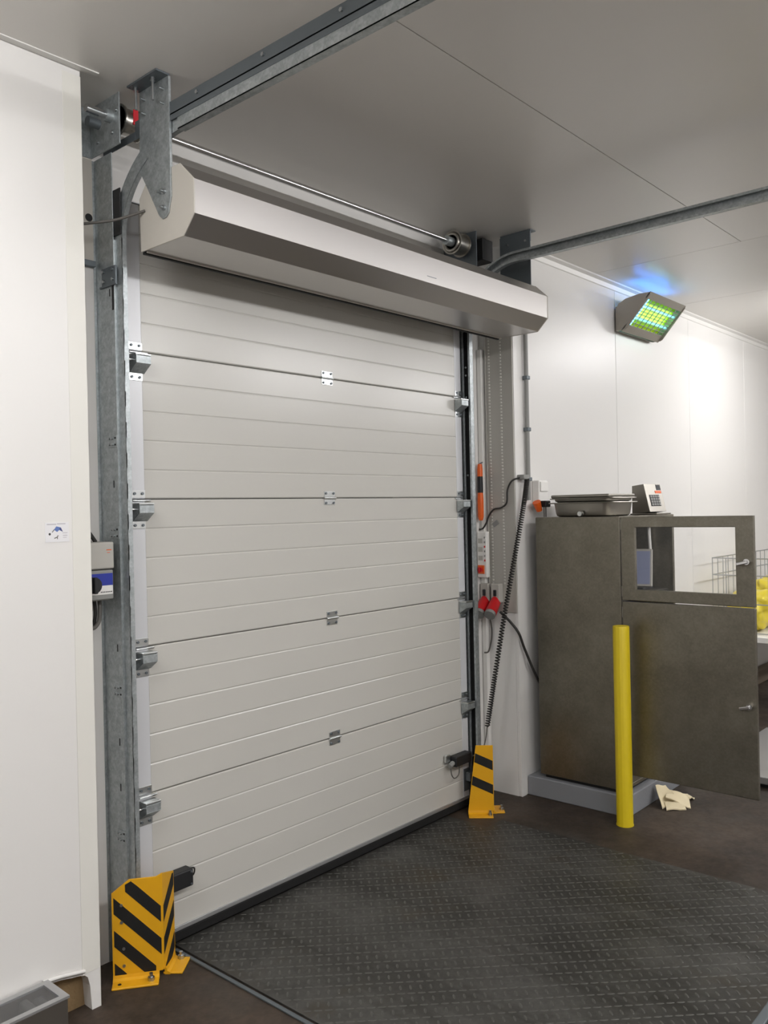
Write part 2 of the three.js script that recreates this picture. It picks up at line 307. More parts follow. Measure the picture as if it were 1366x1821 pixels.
{
  const xv = -.1, xh = -.064, R = .3, yh = 2.70, zc = .044;
  const t = thing('door_track', 'galvanised roller track on the left of the white door, curving up to the ceiling', 'track', [xv, 0, 0]);
  part('wall_angle', [rb(-.126, -.1165, 0, 2.685, ZR, ZR + .003, .001, 1), rb(-.1165, -.1135, 0, 2.685, ZR, .03, .001, 1), rb(-.1135, -.108, 0, 2.4, .004, .03, .001, 1)], mat.galv, t);
  part('vertical_track', sweep([[xv, .02, zc], [xv, 1.2, zc], [xv, yh - R, zc]], cRects(1, .0085)), mat.galv, t);
  part('curved_track', sweep(arc(xv, xh, yh, zc, R), cRects(1, .0085)), mat.galv, t);
  part('horizontal_rail', sweep([[xh, yh, zc + R], [xh, yh, 1.5], [xh, yh, 2.7]], cRects(1)), mat.galv, t);
  part('rail_angle', [rb(xh - .016, xh - .013, yh + .01, yh + .036, ZR, .115, .001, 1), rb(xh - .016, xh - .013, yh + .01, yh + .068, .115, 2.7, .001, 1), rb(xh - .013, xh + .022, yh + .065, yh + .068, .115, 2.7, .001, 1), rb(xh - .016, xh + .014, yh + .0255, yh + .032, .3, 2.7, .001, 1)], mat.galvDark, t);
  for (const z of [.45, .75, 1.05]) part('bolt', hexBolt([xh - .016, yh + .05, z], [-1, 0, 0], .006, .006), mat.bolt, t);
  part('rail_hanger', [rb(xh - .02, xh - .016, yh, CEIL, 2.55, 2.6, .001, 1)], mat.galv, t);
  for (const y of [1.74, 1.44, .92, .44]) bracketPlate(t, -.1165, y, -1);
  part('joint_bracket', [rb(-.123, -.1165, 2.255, 2.312, -.035, .05, .001, 1), rb(-.123, -.1165, 2.25, 2.256, -.05, .05, .001, 1)], mat.galvDark, t);
  for (const [y, z] of [[2.3, -.02], [2.268, .035], [2.3, .035], [2.268, -.02]]) part('bolt', hexBolt([-.123, y, z], [-1, 0, 0], .005, .006), mat.bolt, t);
  for (const y of [2.23, 1.6, 1.06, .75, .6]) part('slot', rb(-.1175, -.116, y - .012, y + .012, .0, .005, .0005, 1), mat.black, t);
  part('slot', rb(-.1175, -.1165, 2.17, 2.25, .016, .028, .0005, 1), mat.black, t);
  part('curve_support', [rb(-.113, -.109, 2.41, 2.56, .02, .07, .001, 1)], mat.darkPlastic, t);

  const x2 = 1.85, yr = 2.69, zr = .025;
  const u = thing('door_track', 'galvanised roller track on the right of the white door, curving up to the ceiling', 'track', [x2, 0, 0]);
  part('wall_angle', [rb(x2 + .0175, x2 + .05, 0, 2.65, ZR, ZR + .003, .001, 1), rb(x2 + .0145, x2 + .0175, 0, 2.65, ZR, .048, .001, 1)], mat.galv, u);
  part('vertical_track', sweep([[x2, .02, zr], [x2, 1.2, zr], [x2, yr - R, zr]], cRects(-1)), mat.galv, u);
  part('curved_track', sweep(arc(x2, x2, yr, zr, R), cRects(-1)), mat.galv, u);
  part('horizontal_rail', sweep([[x2, yr, zr + R], [x2, yr, 1.5], [x2, yr, 2.7]], cRects(-1)), mat.galv, u);
  part('rail_hanger', [rb(x2 + .016, x2 + .02, yr, CEIL, 2.55, 2.6, .001, 1)], mat.galv, u);
  part('side_seal', rb(x2 + .003, x2 + .0112, .02, 2.38, .003, .0365, .002, 1), mat.rubber, u);
  for (const y of [2.2, 2.16, 2.05, 1.66]) part('bolt', cyl([x2 + .004, y, .016], [x2 - .004, y, .016], .005, 10), mat.bolt, u);
}

// ---------------------------------------------------------------- spring shaft with cable drums
{
  const y = 2.79, z = .05;
  const t = thing('spring_shaft', 'shiny steel shaft with cable drums running under the ceiling above the door', 'shaft', [.9, y, z]);
  part('shaft', cyl([-.215, y, z], [1.93, y, z], .0127, 20), mat.chrome, t);
  const drum = (x0, x1, r) => { const g = []; g.push(cyl([x0, y, z], [x1, y, z], r, 32)); for (const x of [x0, x1 - .006]) g.push(cyl([x, y, z], [x + .006, y, z], r + .008, 32)); return g; };
  const a = part('cable_drum', drum(-.1, -.02, .042), mat.stainLight, t);
  part('red_label', rb(-.07, -.052, y - .02, y + .03, z + .04, z + .044, .001, 1), mat.redLabel, a);
  const b = part('cable_drum', drum(1.71, 1.79, .05), mat.stainLight, t);
  const ring = new THREE.TorusGeometry(.04, .008, 8, 28); ring.rotateY(Math.PI / 2); ring.translate(1.708, y, z);
  part('rim', ring, mat.stainLight, b);
  part('hub', cyl([1.66, y, z], [1.71, y, z], .022, 16), mat.galv, b);
  part('bearing_plate', [rb(-.128, -.123, 2.69, CEIL, ZR, .1, .001, 1), rb(-.16, -.128, 2.69, CEIL, ZR, ZR + .004, .001, 1)], mat.galv, t);
  for (const [py, pz] of [[2.73, -.03], [2.735, .06], [2.8, .085], [2.83, -.02]]) part('bolt', hexBolt([-.128, py, pz], [-1, 0, 0], .006, .006), mat.bolt, t);
  part('bearing', cyl([-.15, y, z], [-.128, y, z], .02, 18), mat.galv, t);
  part('bearing_plate', [rb(1.815, 1.82, 2.66, CEIL, ZR, .12, .001, 1)], mat.galvDark, t);
  part('drive_unit', rb(1.9, 1.99, 2.735, 2.845, ZR + .01, .1, .006, 2), mat.black, t);
  part('shaft_collar', cyl([-.205, y - .035, z - .01], [-.165, y - .035, z - .01], .016, 16), mat.galvDark, t);
}

// ---------------------------------------------------------------- long housing over the door
{
  const t = thing('roller_housing', 'long grey metal housing with chamfered edges hung across the top of the door', 'housing', [.95, 2.345, .13]);
  const pr = [[.134, 2.345], [.36, 2.345], [.417, 2.401], [.417, 2.505], [.352, 2.566], [.18, 2.566], [.13, 2.513]];
  part('shell', extX(pr, -.074, 1.971, .001), mat.box, t);
  const big = pr.map(([z, y]) => [.275 + (z - .275) * 1.012, 2.455 + (y - 2.455) * 1.014]);
  part('end_plate', extX(big, -.0785, -.074, .001), mat.boxEnd, t);
  part('end_plate', extX(big, 1.971, 1.9755, .001), mat.boxEnd, t);
  part('curtain_slot', rb(-.07, 1.967, 2.337, 2.3455, .128, .142, .002, 1), mat.black, t);
  part('curtain_slot_lip', rb(-.07, 1.967, 2.339, 2.346, .15, .156, .001, 1), mat.boxEnd, t);
  part('maker_mark', rb(1.045, 1.105, 2.425, 2.4275, .4165, .4177, .0003, 1), mat.galvDark, t);
}

// ---------------------------------------------------------------- brackets holding the housing
{
  const t = thing('ceiling_bracket', 'galvanised plate bracket hanging from the ceiling beside the left end of the housing', 'bracket', [-.1, CEIL, .23]);
  part('hanger_plate', extX([[.15, CEIL - .006], [.308, CEIL - .006], [.308, 2.475], [.294, 2.43], [.28, 2.419], [.262, 2.418], [.244, 2.432], [.142, 2.6]], -.0835, -.0788, .001), mat.galv, t);
  part('front_flange', rb(-.0835, -.075, 2.475, CEIL - .006, .3065, .3095, .001, 1), mat.galv, t);
  part('foot', [rb(-.128, -.0788, CEIL - .006, CEIL, .148, .31, .001, 1)], mat.galvDark, t);
  for (const z of [.168, .262]) { const s = part('stud', cyl([-.108, CEIL - .075, z], [-.108, CEIL, z], .004, 10), mat.bolt, t); part('nut', cyl([-.108, CEIL - .016, z], [-.108, CEIL - .006, z], .008, 6), mat.bolt, s); }
  for (const [y, z] of [[2.815, .18], [2.77, .18], [2.815, .282], [2.77, .282], [2.5, .275], [2.45, .273], [2.5, .255]]) part('bolt', cyl([-.0835, y, z], [-.1, y, z], .004, 8), mat.bolt, t);
  for (const [y, z] of [[2.5, .275], [2.45, .273]]) part('nut', hexBolt([-.0835, y, z], [-1, 0, 0], .009, .006), mat.bolt, t);
  const u = thing('ceiling_bracket', 'dark grey plate bracket hanging from the ceiling beside the right end of the housing', 'bracket', [1.98, CEIL, .24]);
  part('hanger_plate', extX([[.15, CEIL - .012], [.326, CEIL - .012], [.326, 2.48], [.3, 2.43], [.25, 2.43], [.15, 2.56]], 1.9762, 1.981, .001), mat.galvDark, u);
  part('foot', rb(1.981, 2.03, CEIL - .005, CEIL, .15, .326, .001, 1), mat.galvDark, u);
  part('foot_web', rb(1.981, 1.985, CEIL - .06, CEIL - .004, .15, .326, .001, 1), mat.galvDark, u);
  for (const [y, z] of [[2.8, .2], [2.8, .3]]) part('bolt', hexBolt([1.9762, y, z], [-1, 0, 0], .006, .006), mat.bolt, u);
}
// header plate with hole and cable on the left
{
  const t = thing('header_plate', 'light grey steel plate with a round hole behind the left track', 'plate', [-.2, 2.5, ZR]);
  part('sheet', extZ([[XL + .003, 2.345], [-.127, 2.345], [-.127, 2.688], [XL + .003, 2.688]], ZR, ZR + .006, 0), mat.boxEnd, t);
  const g = cyl([-.142, 2.49, ZR + .006], [-.142, 2.49, ZR + .0075], .013, 20); part('hole', g, mat.black, t);
  part('lower_lip', rb(XL + .003, -.127, 2.325, 2.345, ZR, ZR + .02, .002, 1), mat.galvDark, t);
  const w = thing('cable', 'thin grey cable crossing the left track into the end of the housing', 'cable', [-.2, 2.44, .03]);
  part('sheath', tube([[XL - .003, 2.405, .04], [-.2, 2.425, .07], [-.15, 2.438, .1], [-.11, 2.455, .13], [-.0785, 2.47, .16]], .0045, 30, 8), mat.cableGrey, w);
}

// ---------------------------------------------------------------- isolator switch left
{
  const t = thing('isolator_switch', 'grey isolator box with blue and white front beside the left track', 'switch', [-.21, 1.22, ZR]);
  const x0 = -.262, x1 = -.142, zf = .03;
  part('back_box', rb(x0, x1, 1.222, 1.412, ZR, .012, .006, 2), mat.greyPlastic, t);
  part('top_cover', rb(x0 - .001, x1 + .002, 1.325, 1.412, .008, zf + .004, .006, 2), mat.greyPlastic, t);
  part('lower_cover', rb(x0, x1, 1.226, 1.322, .008, zf, .005, 2), mat.midGrey, t);
  part('white_panel', rb(x0 + .01, x1 - .004, 1.243, 1.272, zf - .001, zf + .002, .001, 1), mat.white, t);
  part('blue_panel', rb(x0 + .01, x1 - .004, 1.272, 1.311, zf - .001, zf + .002, .001, 1), mat.blue, t);
  part('knob', [cyl([-.222, 1.276, zf], [-.222, 1.276, zf + .022], .026, 24), rb(-.228, -.216, 1.25, 1.302, zf + .02, zf + .034, .003, 2)], mat.darkPlastic, t);
  part('lettering', [0, 1, 2, 3, 4, 5, 6].map(i => rb(-.19 + i * .006, -.186 + i * .006, 1.2495, 1.253, zf + .0018, zf + .0024, .0002, 1)), mat.black, t);
  part('warning_mark', [rb(-.168, -.15, 1.385, 1.388, zf + .0038, zf + .0045, .0002, 1), rb(-.166, -.156, 1.377, 1.379, zf + .0038, zf + .0045, .0002, 1)], mat.orange, t);
  for (const [a, b] of [[-.205, -.235], [-.225, -.25]]) part('feed_cable', tube([[a + .03, 1.412, -.02], [a + .01, 1.44, -.02], [b, 1.49, -.02], [b - .02, 1.55, -.03]], .007, 20, 8), mat.cable, t);
  part('loop_cable', tube([[-.225, 1.222, -.02], [-.222, 1.17, -.01], [-.205, 1.135, 0], [-.18, 1.15, -.005], [-.165, 1.19, -.02], [-.163, 1.222, -.025]], .007, 30, 8), mat.cableGrey, t);
  part('loop_cable', tube([[-.178, 1.222, -.03], [-.176, 1.17, -.03], [-.19, 1.13, -.03], [-.23, 1.12, -.03]], .006, 24, 8), mat.cable, t);
}
// sticker
{
  const t = thing('sticker', 'small faded sticker with a blue bird-like mark on the left wall', 'sticker', [-.384, 1.45, ZW]);
  const cv = document.createElement('canvas'); cv.width = 256; cv.height = 200; const c = cv.getContext('2d');
  c.fillStyle = '#e4e3e4'; c.fillRect(0, 0, 256, 200);
  c.fillStyle = '#b9b6bb'; c.fillRect(20, 14, 100, 10); c.fillRect(128, 10, 92, 10);
  c.fillStyle = '#5d77b2'; c.beginPath(); c.moveTo(94, 74); c.lineTo(120, 40); c.lineTo(168, 52); c.lineTo(186, 96); c.lineTo(150, 78); c.lineTo(128, 98); c.closePath(); c.fill();
  c.fillStyle = '#3c4470'; c.beginPath(); c.moveTo(150, 62); c.lineTo(170, 54); c.lineTo(190, 98); c.lineTo(160, 80); c.closePath(); c.fill();
  c.strokeStyle = '#777'; c.lineWidth = 10; c.beginPath(); c.moveTo(98, 72); c.lineTo(74, 100); c.stroke();
  c.fillStyle = '#333'; c.beginPath(); c.arc(48, 118, 12, 0, 7); c.fill();
  c.strokeStyle = '#55554c'; c.lineWidth = 9; c.beginPath(); c.moveTo(138, 132); c.lineTo(128, 150); c.lineTo(96, 162); c.moveTo(128, 150); c.lineTo(130, 170); c.stroke();
  c.fillStyle = '#c3bfc4'; c.fillRect(186, 104, 54, 9); c.fillRect(190, 130, 48, 9); c.fillRect(190, 152, 40, 7);
  const tx = new THREE.CanvasTexture(cv); tx.colorSpace = THREE.SRGBColorSpace;
  const g = new THREE.PlaneGeometry(.074, .058); g.translate(-.384, 1.451, ZW + .0012);
  part('print', g, M({ map: tx, roughness: .5 }), t, true);
  part('backing', bx(-.421, -.347, 1.422, 1.48, ZW, ZW + .001), mat.white, t);
}

// ---------------------------------------------------------------- striped crash guards
function guardArm(A, C, top, parent, stripes, mirror) {
  // arm from outer foot point A to corner C (x,z), outline `top` given as [t along arm (m), y]
  const dx = C[0] - A[0], dz = C[1] - A[1], L = Math.hypot(dx, dz), ang = Math.atan2(-dz, dx), th = .006;
  const place = (g) => { g.rotateY(ang); g.translate(A[0], 0, A[1]); return g; };
  const face = part('guard_plate', place(extZ(top, -th, 0, .001)), mat.yellow, parent);
  for (const s of stripes) part('black_stripe', place(extZ(s, 0, .0008)), mat.black, face);
  return { L, place };
}
const clipStripe = (L, y0, slope, h, tops) => { // slanted band across the arm clipped to outline
  const pts = []; const N = 8; const lo = [], hi = [];
  for (let i = 0; i <= N; i++) { const t = .006 + (L - .012) * i / N, yb = y0 + slope * t, yt = yb + h, m = tops(t) - .006; if (yb < m && yt > .022) { lo.push([t, Math.max(.022, yb)]); hi.push([t, Math.min(m, yt)]); } }
  if (lo.length < 2) return null;
  return [...lo, ...hi.reverse()];
};
{
  // left guard
  const t = thing('crash_guard', 'yellow angle guard with black diagonal stripes at the foot of the left track', 'guard', [-.07, 0, .1]);
  const A = [-.185, .045], C = [-.058, .14], D = [.03, .075];
  const L1 = Math.hypot(C[0] - A[0], C[1] - A[1]), L2 = Math.hypot(D[0] - C[0], D[1] - C[1]);
  const top1 = t0 => t0 < .055 ? .285 + t0 * .72 : .325;
  const st = []; for (const y of [.31, .205, .1, -.005]) { const s = clipStripe(L1, y + .02, -1.0, .052, top1); if (s) st.push(s); }
  const a = guardArm(A, C, [[0, .02], [L1 - .012, .02], [L1 - .004, .02], [L1, .03], [L1, .335], [L1 - .02, .325], [.055, .325], [0, .285]], t, st);
  const top2 = t0 => .335 - t0 * .35;
  const st2 = []; for (const y of [.17, .065, -.04]) { const s = clipStripe(L2, y, .8, .052, top2); if (s) st2.push(s); }
  guardArm(C, D, [[0, .03], [.004, .02], [L2, .02], [L2, .335 - L2 * .35], [0, .335]], t, st2);
  const foot = (P, Q) => { const dx = Q[0] - P[0], dz = Q[1] - P[1], L = Math.hypot(dx, dz), ang = Math.atan2(-dz, dx); const g = rb(0, L, 0, .007, -.012, .052, .003, 2), h = cyl([0, .0185, -.004], [L, .0185, -.004], .0, 3); const b = extX([[-.006, .022], [0, .022], [.002, .012], [.012, .006], [.012, 0], [-.006, 0]], 0, L); for (const q of [g, b]) { q.rotateY(ang); q.translate(P[0], 0, P[1]); } return [g, b]; };
  const fm = part('foot_flange', foot(A, [C[0] - .012, C[1] - .008]), mat.yellow, t), fn = part('foot_flange', foot([C[0] + .012, C[1] - .004], D), mat.yellow, t);
  const fb = (p, n) => part('anchor_bolt', [cyl([p[0], .007, p[1]], [p[0], .018, p[1]], .011, 6), cyl([p[0], .018, p[1]], [p[0], .03, p[1]], .006, 10)], mat.bolt, n);
  fb([-.105, .138], fm); fb([.036, .1], fn);
  part('anchor_hole', cyl([-.185, .007, .083], [-.185, .0076, .083], .006, 12), mat.black, fm);
  for (const [s, y] of [[.03, .245], [.03, .19], [.035, .105], [.035, .05]]) { const k = s / L1; part('rivet', cyl([A[0] + (C[0] - A[0]) * k, y, A[1] + (C[1] - A[1]) * k], [A[0] + (C[0] - A[0]) * k - .0018, y, A[1] + (C[1] - A[1]) * k + .0024], .005, 10), mat.bolt, t); }

  // right guard
  const u = thing('crash_guard', 'yellow angle guard with two black stripes at the foot of the right track', 'guard', [1.8, 0, .12]);
  const A2 = [1.728, .062], C2 = [1.806, .16], D2 = [1.893, .088], M1 = Math.hypot(C2[0] - A2[0], C2[1] - A2[1]), M2 = Math.hypot(D2[0] - C2[0], D2[1] - C2[1]);
  const topR = t0 => .338, left = (y) => Math.max(0, (y - .02) / .318 * .042);
  const band = (y0, s, h) => { const lo = [], hi = []; for (let i = 0; i <= 8; i++) { const v = i / 8; lo.push([0, 0]); hi.push([0, 0]); const f = (dy) => { let x = 0; for (let k = 0; k < 6; k++) x = left(y0 + dy + s * x); x += .002; const tt = x + (M1 - .003 - x) * v; return [tt, y0 + dy + s * tt]; }; lo[i] = f(0); hi[i] = f(h); } return [...lo, ...hi.reverse()]; };
  guardArm(A2, C2, [[0, .02], [M1, .02], [M1, .338], [.042, .338]], u, [band(.272, -.45, .046), band(.155, -.45, .046)]);
  guardArm(C2, D2, [[0, .02], [M2, .02], [M2 - .042, .318], [0, .325]], u, [band(.2, .36, .05).map(p => [p[0], Math.min(.33, p[1])])].filter(() => false));
  const f1 = part('foot_flange', foot(A2, [C2[0] - .004, C2[1] - .005]), mat.yellow, u), f2 = part('foot_flange', foot([C2[0] + .012, C2[1] - .006], D2), mat.yellow, u);
  fb([1.775, .158], f1); fb([1.87, .16], f2);
}

// ---------------------------------------------------------------- dock leveller plate with raised tread
{
  const t = thing('dock_plate', 'dark grey diamond tread steel dock plate in front of the door', 'dock plate', [.9, 0, .85]);
  const x0 = .076, x1 = 1.758, z0 = .0, z1 = 1.68, h = .007;
  const nx = 1.64, nz = .235; { const g = ext([[x0, -z0], [x0, -z1], [x1, -z1], [x1, -nz], [nx, -nz], [nx, -z0]], h, .001); g.rotateX(-Math.PI / 2); part('sheet', g, mat.plate, t); }
  const base = new THREE.SphereGeometry(1, 8, 4, 0, Math.PI * 2, 0, Math.PI / 2); base.scale(.0135, .0017, .0042);
  const list = []; const p = .0225; let r = 0;
  for (let z = z0 + .02; z < z1 - .015; z += p, r++) { let c = 0; for (let x = x0 + .02 ; x < x1 - .015; x += p, c++) { if ((r + c) % 2 || (x > nx - .015 && z < nz + .015)) continue; const g = base.clone(); g.rotateY(((r - c) / 2) % 2 ? Math.PI / 4 : -Math.PI / 4); g.translate(x, h - .0001, z); list.push(g); } }
  const tr = part('tread_bars', list, mat.tread, t); tr.userData.kind = 'stuff'; tr.userData.label = 'raised diamond tread bars';
  part('edge_strip', rb(x0 - .022, x0 - .008, 0, .006, z0 + .03, z1, .002, 1), mat.galvDark, t);
  part('hinge_edge', rb(x0, x1, 0, .012, z1, z1 + .03, .004, 2), mat.galvDark, t);
}

// ---------------------------------------------------------------- stainless cabinet with open doors
{
  const x0 = 2.175, x1 = 2.82, z0 = .2, z1 = .665, y0 = .118, y1 = 1.44, th = .02;
  const p = thing('plinth', 'low grey concrete plinth under the stainless cabinet', 'plinth', [2.5, 0, .42]);
  part('block', rb(2.158, 2.86, 0, .1, ZW + .002, .69, .006, 2), mat.plinth, p);
  const t = thing('equipment_cabinet', 'tall brushed stainless cabinet with both doors swung open', 'cabinet', [2.5, .1, .43]);
  part('feet', [rb(x0 + .02, x1 - .02, .1, y0, z0 + .02, z1 - .03, .002, 1)], mat.black, t);
  part('side_panel', rb(x0, x0 + th, y0, y1, z0, z1, .004, 2), mat.stainless, t);
  part('side_panel', rb(x1 - th, x1, y0, y1, z0, z1, .004, 2), mat.stainless, t);
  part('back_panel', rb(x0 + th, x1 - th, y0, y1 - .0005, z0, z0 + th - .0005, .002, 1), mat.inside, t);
  part('top_panel', rb(x0 + th, x1 - th, y1 - th, y1 - .001, z0 + th, z1, .002, 1), mat.stainless, t);
  part('bottom_panel', rb(x0 + th, x1 - th, y0, y0 + th, z0 + th, z1, .003, 1), mat.stainless, t);
  part('lower_rail', rb(x0 + th, x1 - th, y0 + th, .2, z1 - .03, z1, .003, 1), mat.stainless, t);
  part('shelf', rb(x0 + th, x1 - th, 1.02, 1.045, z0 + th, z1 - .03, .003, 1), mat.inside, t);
  // doors opened 90 degrees: they stand in the plane of the left side, towards the camera
  const dx0 = x0 + .002, dx1 = x0 + .024, da = z1 + .006, db = 1.285;
  const lower = part('cabinet_door', rb(dx0, dx1, .203, 1.0335, da, db, .004, 2), mat.stainless, t);
  const upper = part('cabinet_door', extX([[da, 1.0385], [db, 1.0385], [db, 1.437], [da, 1.437]], dx0, dx1, .003, [[[.74, 1.092], [.74, 1.387], [1.206, 1.387], [1.206, 1.092]]]), mat.stainless, t);
  part('door_glass', bx(dx0 + .009, dx0 + .013, 1.09, 1.389, .738, 1.208), mat.pane, upper);
  const latch = (y, dr) => {
    const l = part('latch', [cyl([dx0, y, 1.257], [dx0 - .018, y, 1.257], .013, 18)], mat.chrome, dr);
    const g = rb(-.012, .0, -.0075, .0075, -.035, .012, .004, 2); g.rotateX(-.25); g.translate(dx0 - .016, y - .003, 1.25); part('latch_handle', g, mat.chrome, dr);
  };
  latch(1.237, upper); latch(.608, lower);
  for (const y of [1.4, 1.08, .98, .26]) part('hinge', cyl([x0 + .012, y - .025, z1 + .003], [x0 + .012, y + .025, z1 + .003], .006, 10), mat.stainLight, t);
  // things inside
  const m = thing('monitor', 'small bluish screen standing inside the open cabinet behind the glass', 'monitor', [2.66, 1.045, .5]);
  const sc = rb(-.012, .012, 0, .2, -.09, .09, .005, 2), sf = rb(-.0135, -.0118, .012, .188, -.08, .08, .0006, 1), pl = cyl([-.0135, .1, -.02], [-.017, .1, -.02], .003, 10);
  for (const g of [sc, sf, pl]) { g.rotateZ(-.16); g.rotateY(.25); g.translate(2.66, 1.058, .51); }
  part('casing', sc, mat.greyPlastic, m); part('screen', sf, mat.screen, m);
  part('stand', rb(2.61, 2.74, 1.045, 1.057, .43, .58, .004, 2), mat.darkPlastic, m);
  part('power_light', pl, M({ color: 0x2244ff, emissive: 0x2244ff, emissiveIntensity: 3 }), m);
  const ld = thing('white_lead', 'white cable hanging inside the open cabinet behind the glass', 'cable', [2.75, 1.2, .54]);
  part('sheath', tube([[2.78, 1.41, .54], [2.776, 1.32, .545], [2.77, 1.22, .55], [2.75, 1.12, .54], [2.74, 1.06, .53]], .009, 24, 8), mat.white, ld);
}
// pans and scale indicator on the cabinet
{
  const pan = (name, label, x0, x1, z0, z1, yb, yt, ins, m) => {
    const t = thing(name, label, 'pan', [(x0 + x1) / 2, yb, (z0 + z1) / 2]);
    const ring = (i, y) => { const r = .035, o = []; for (const [cx, cz, a0] of [[x1 - i - r, z1 - i - r, 0], [x0 + i + r, z1 - i - r, 1], [x0 + i + r, z0 + i + r, 2], [x1 - i - r, z0 + i + r, 3]]) for (let k = 0; k <= 4; k++) { const a = (a0 + k / 4) * Math.PI / 2; o.push([cx + r * Math.cos(a), y, cz + r * Math.sin(a)]); } return o; };
    const loft = (rings, cap) => { const pos = []; for (let j = 0; j + 1 < rings.length; j++) for (let k = 0; k < rings[j].length; k++) { const a = rings[j][k], b = rings[j][(k + 1) % rings[j].length], c = rings[j + 1][(k + 1) % rings[j].length], d = rings[j + 1][k]; pos.push(...a, ...c, ...b, ...a, ...d, ...c); } if (cap) { const q = rings[0]; for (let k = 1; k + 1 < q.length; k++) pos.push(...q[0], ...q[k], ...q[k + 1]); } const g = new THREE.BufferGeometry(); g.setAttribute('position', new THREE.Float32BufferAttribute(pos, 3)); g.computeVertexNormals(); return toCreasedNormals(g, .7); };
    part('body', loft([ring(ins + .012, yb), ring(ins + .003, yb + .006), ring(ins, yb + .018), ring(ins - .006, yt - .004)], true), m, t);
    part('rim', loft([ring(ins - .004, yt - .006), ring(-.004, yt - .006), ring(-.006, yt - .003), ring(-.004, yt), ring(ins - .006, yt), ring(ins - .004, yt - .006)], false), m, t);
    return t;
  };
  
  const a = pan('food_pan', 'deep stainless food pan standing on top of the cabinet', 2.215, 2.53, .25, .6, 1.44, 1.513, .022, mat.steelDark);
  part('drain_spout', cyl([2.225, 1.455, .44], [2.2, 1.455, .44], .012, 14), mat.zinc, a);
  pan('food_pan', 'shallow stainless pan stacked on the deep pan on the cabinet', 2.22, 2.528, .255, .595, 1.513, 1.535, .012, mat.steelDark);
  const l = thing('pan_lid', 'flat stainless lid covering the stacked pans on the cabinet', 'lid', [2.37, 1.537, .42]);
  part('lid', rb(2.228, 2.52, 1.535, 1.552, .262, .588, .007, 3), mat.steelDark, l);
  const s = thing('scale_indicator', 'small stainless scale display with keypad on the cabinet top', 'scale display', [2.74, 1.44, .57]);
  const base = rb(2.64, 2.82, 1.44, 1.448, .5, .65, .003, 1); part('base', base, mat.steelDark, s);
  const tilt = (g) => { g.rotateX(-.12); g.rotateY(-.12); g.translate(2.735, 1.448, .59); return g; };
  part('body', tilt(extX([[-.08, .004], [.03, .004], [.012, .155], [-.06, .155]], -.082, .082, .003)), mat.steelDark, s);
  const onf = (g) => { g.rotateX(-.119); g.translate(0, .004, .0305); return tilt(g); };
  part('keypad', onf(rb(-.055, .04, .03, .092, -.001, .0015, .0006, 1)), mat.darkPlastic, s);
  const kg = []; for (let i = 0; i < 4; i++) for (let j = 0; j < 4; j++) kg.push(onf(rb(-.05 + j * .023, -.032 + j * .023, .034 + i * .0145, .045 + i * .0145, .0015, .003, .0007, 1)));
  part('keys', kg, mat.midGrey, s);
  part('label_stripe', onf(rb(.01, .07, .1, .115, -.001, .0012, .0004, 1)), mat.orange, s);
  part('display', onf(rb(.03, .072, .118, .148, -.001, .0012, .0004, 1)), mat.darkPlastic, s);
}

// ---------------------------------------------------------------- yellow bollard, cloth
{
  const t = thing('bollard', 'plain yellow round steel bollard in front of the cabinet', 'bollard', [2.07, 0, .71]);
  const pts = [[0, 0], [.04, 0], [.04, .004], [.038, .01], [.038, .925], [.036, .93], [0, .931]].map(p => new THREE.Vector2(...p));
  const g = new THREE.LatheGeometry(pts, 40); const c = toCreasedNormals(g, .5); c.translate(2.073, 0, .712); part('post', c, mat.bollard, t);
}
{
  const t = thing('cloth', 'crumpled cream cloth lying on the floor beside the plinth', 'cloth', [2.44, 0, .76]);
  // a cloth dropped in three folded layers, each a thick bent sheet
  const fold = (pts, th) => { // pts: rows of [x, y, z] across the sheet; both faces and rim
    const pos = [], R = pts.length, C = pts[0].length, q = (a, b, c, d) => pos.push(...a, ...b, ...c, ...a, ...c, ...d), up = p => [p[0], p[1] + th, p[2]];
    for (let i = 0; i + 1 < R; i++) for (let j = 0; j + 1 < C; j++) { const [a, b, c, d] = [pts[i][j], pts[i][j + 1], pts[i + 1][j + 1], pts[i + 1][j]]; q(up(a), up(d), up(c), up(b)); q(a, b, c, d); }
    for (let i = 0; i + 1 < R; i++) for (const j of [0, C - 1]) q(pts[i][j], pts[i + 1][j], up(pts[i + 1][j]), up(pts[i][j]));
    for (let j = 0; j + 1 < C; j++) for (const i of [0, R - 1]) q(pts[i][j], pts[i][j + 1], up(pts[i][j + 1]), up(pts[i][j]));
    const g = new THREE.BufferGeometry(); g.setAttribute('position', new THREE.Float32BufferAttribute(pos, 3)); g.computeVertexNormals(); return toCreasedNormals(g, .5);
  };
  const bend = (c00, c10, c11, c01, n, sag) => { const o = []; for (let i = 0; i <= n; i++) { const row = []; for (let j = 0; j <= n; j++) { const u = i / n, v = j / n, m = (k) => (c00[k] * (1 - u) + c10[k] * u) * (1 - v) + (c01[k] * (1 - u) + c11[k] * u) * v; row.push([m(0), Math.max(.001, m(1) + sag * Math.sin(u * Math.PI) * (1 - Math.pow(2 * v - 1, 2)) + .004 * Math.sin(u * 7 + v * 5)), m(2)]); } o.push(row); } return o; };
  part('fabric', [
    fold(bend([2.37, .001, .765], [2.43, .085, .705], [2.49, .08, .73], [2.47, .02, .81], 8, -.012), .005),
    fold(bend([2.41, .045, .765], [2.50, .05, .735], [2.60, .02, .80], [2.46, .001, .87], 8, .016), .005),
    fold(bend([2.36, .002, .79], [2.40, .022, .765], [2.46, .016, .83], [2.43, .001, .86], 6, .01), .006),
    fold(bend([2.52, .025, .745], [2.57, .008, .75], [2.61, .001, .83], [2.55, .02, .83], 6, .012), .006),
  ], mat.cream, t);
}

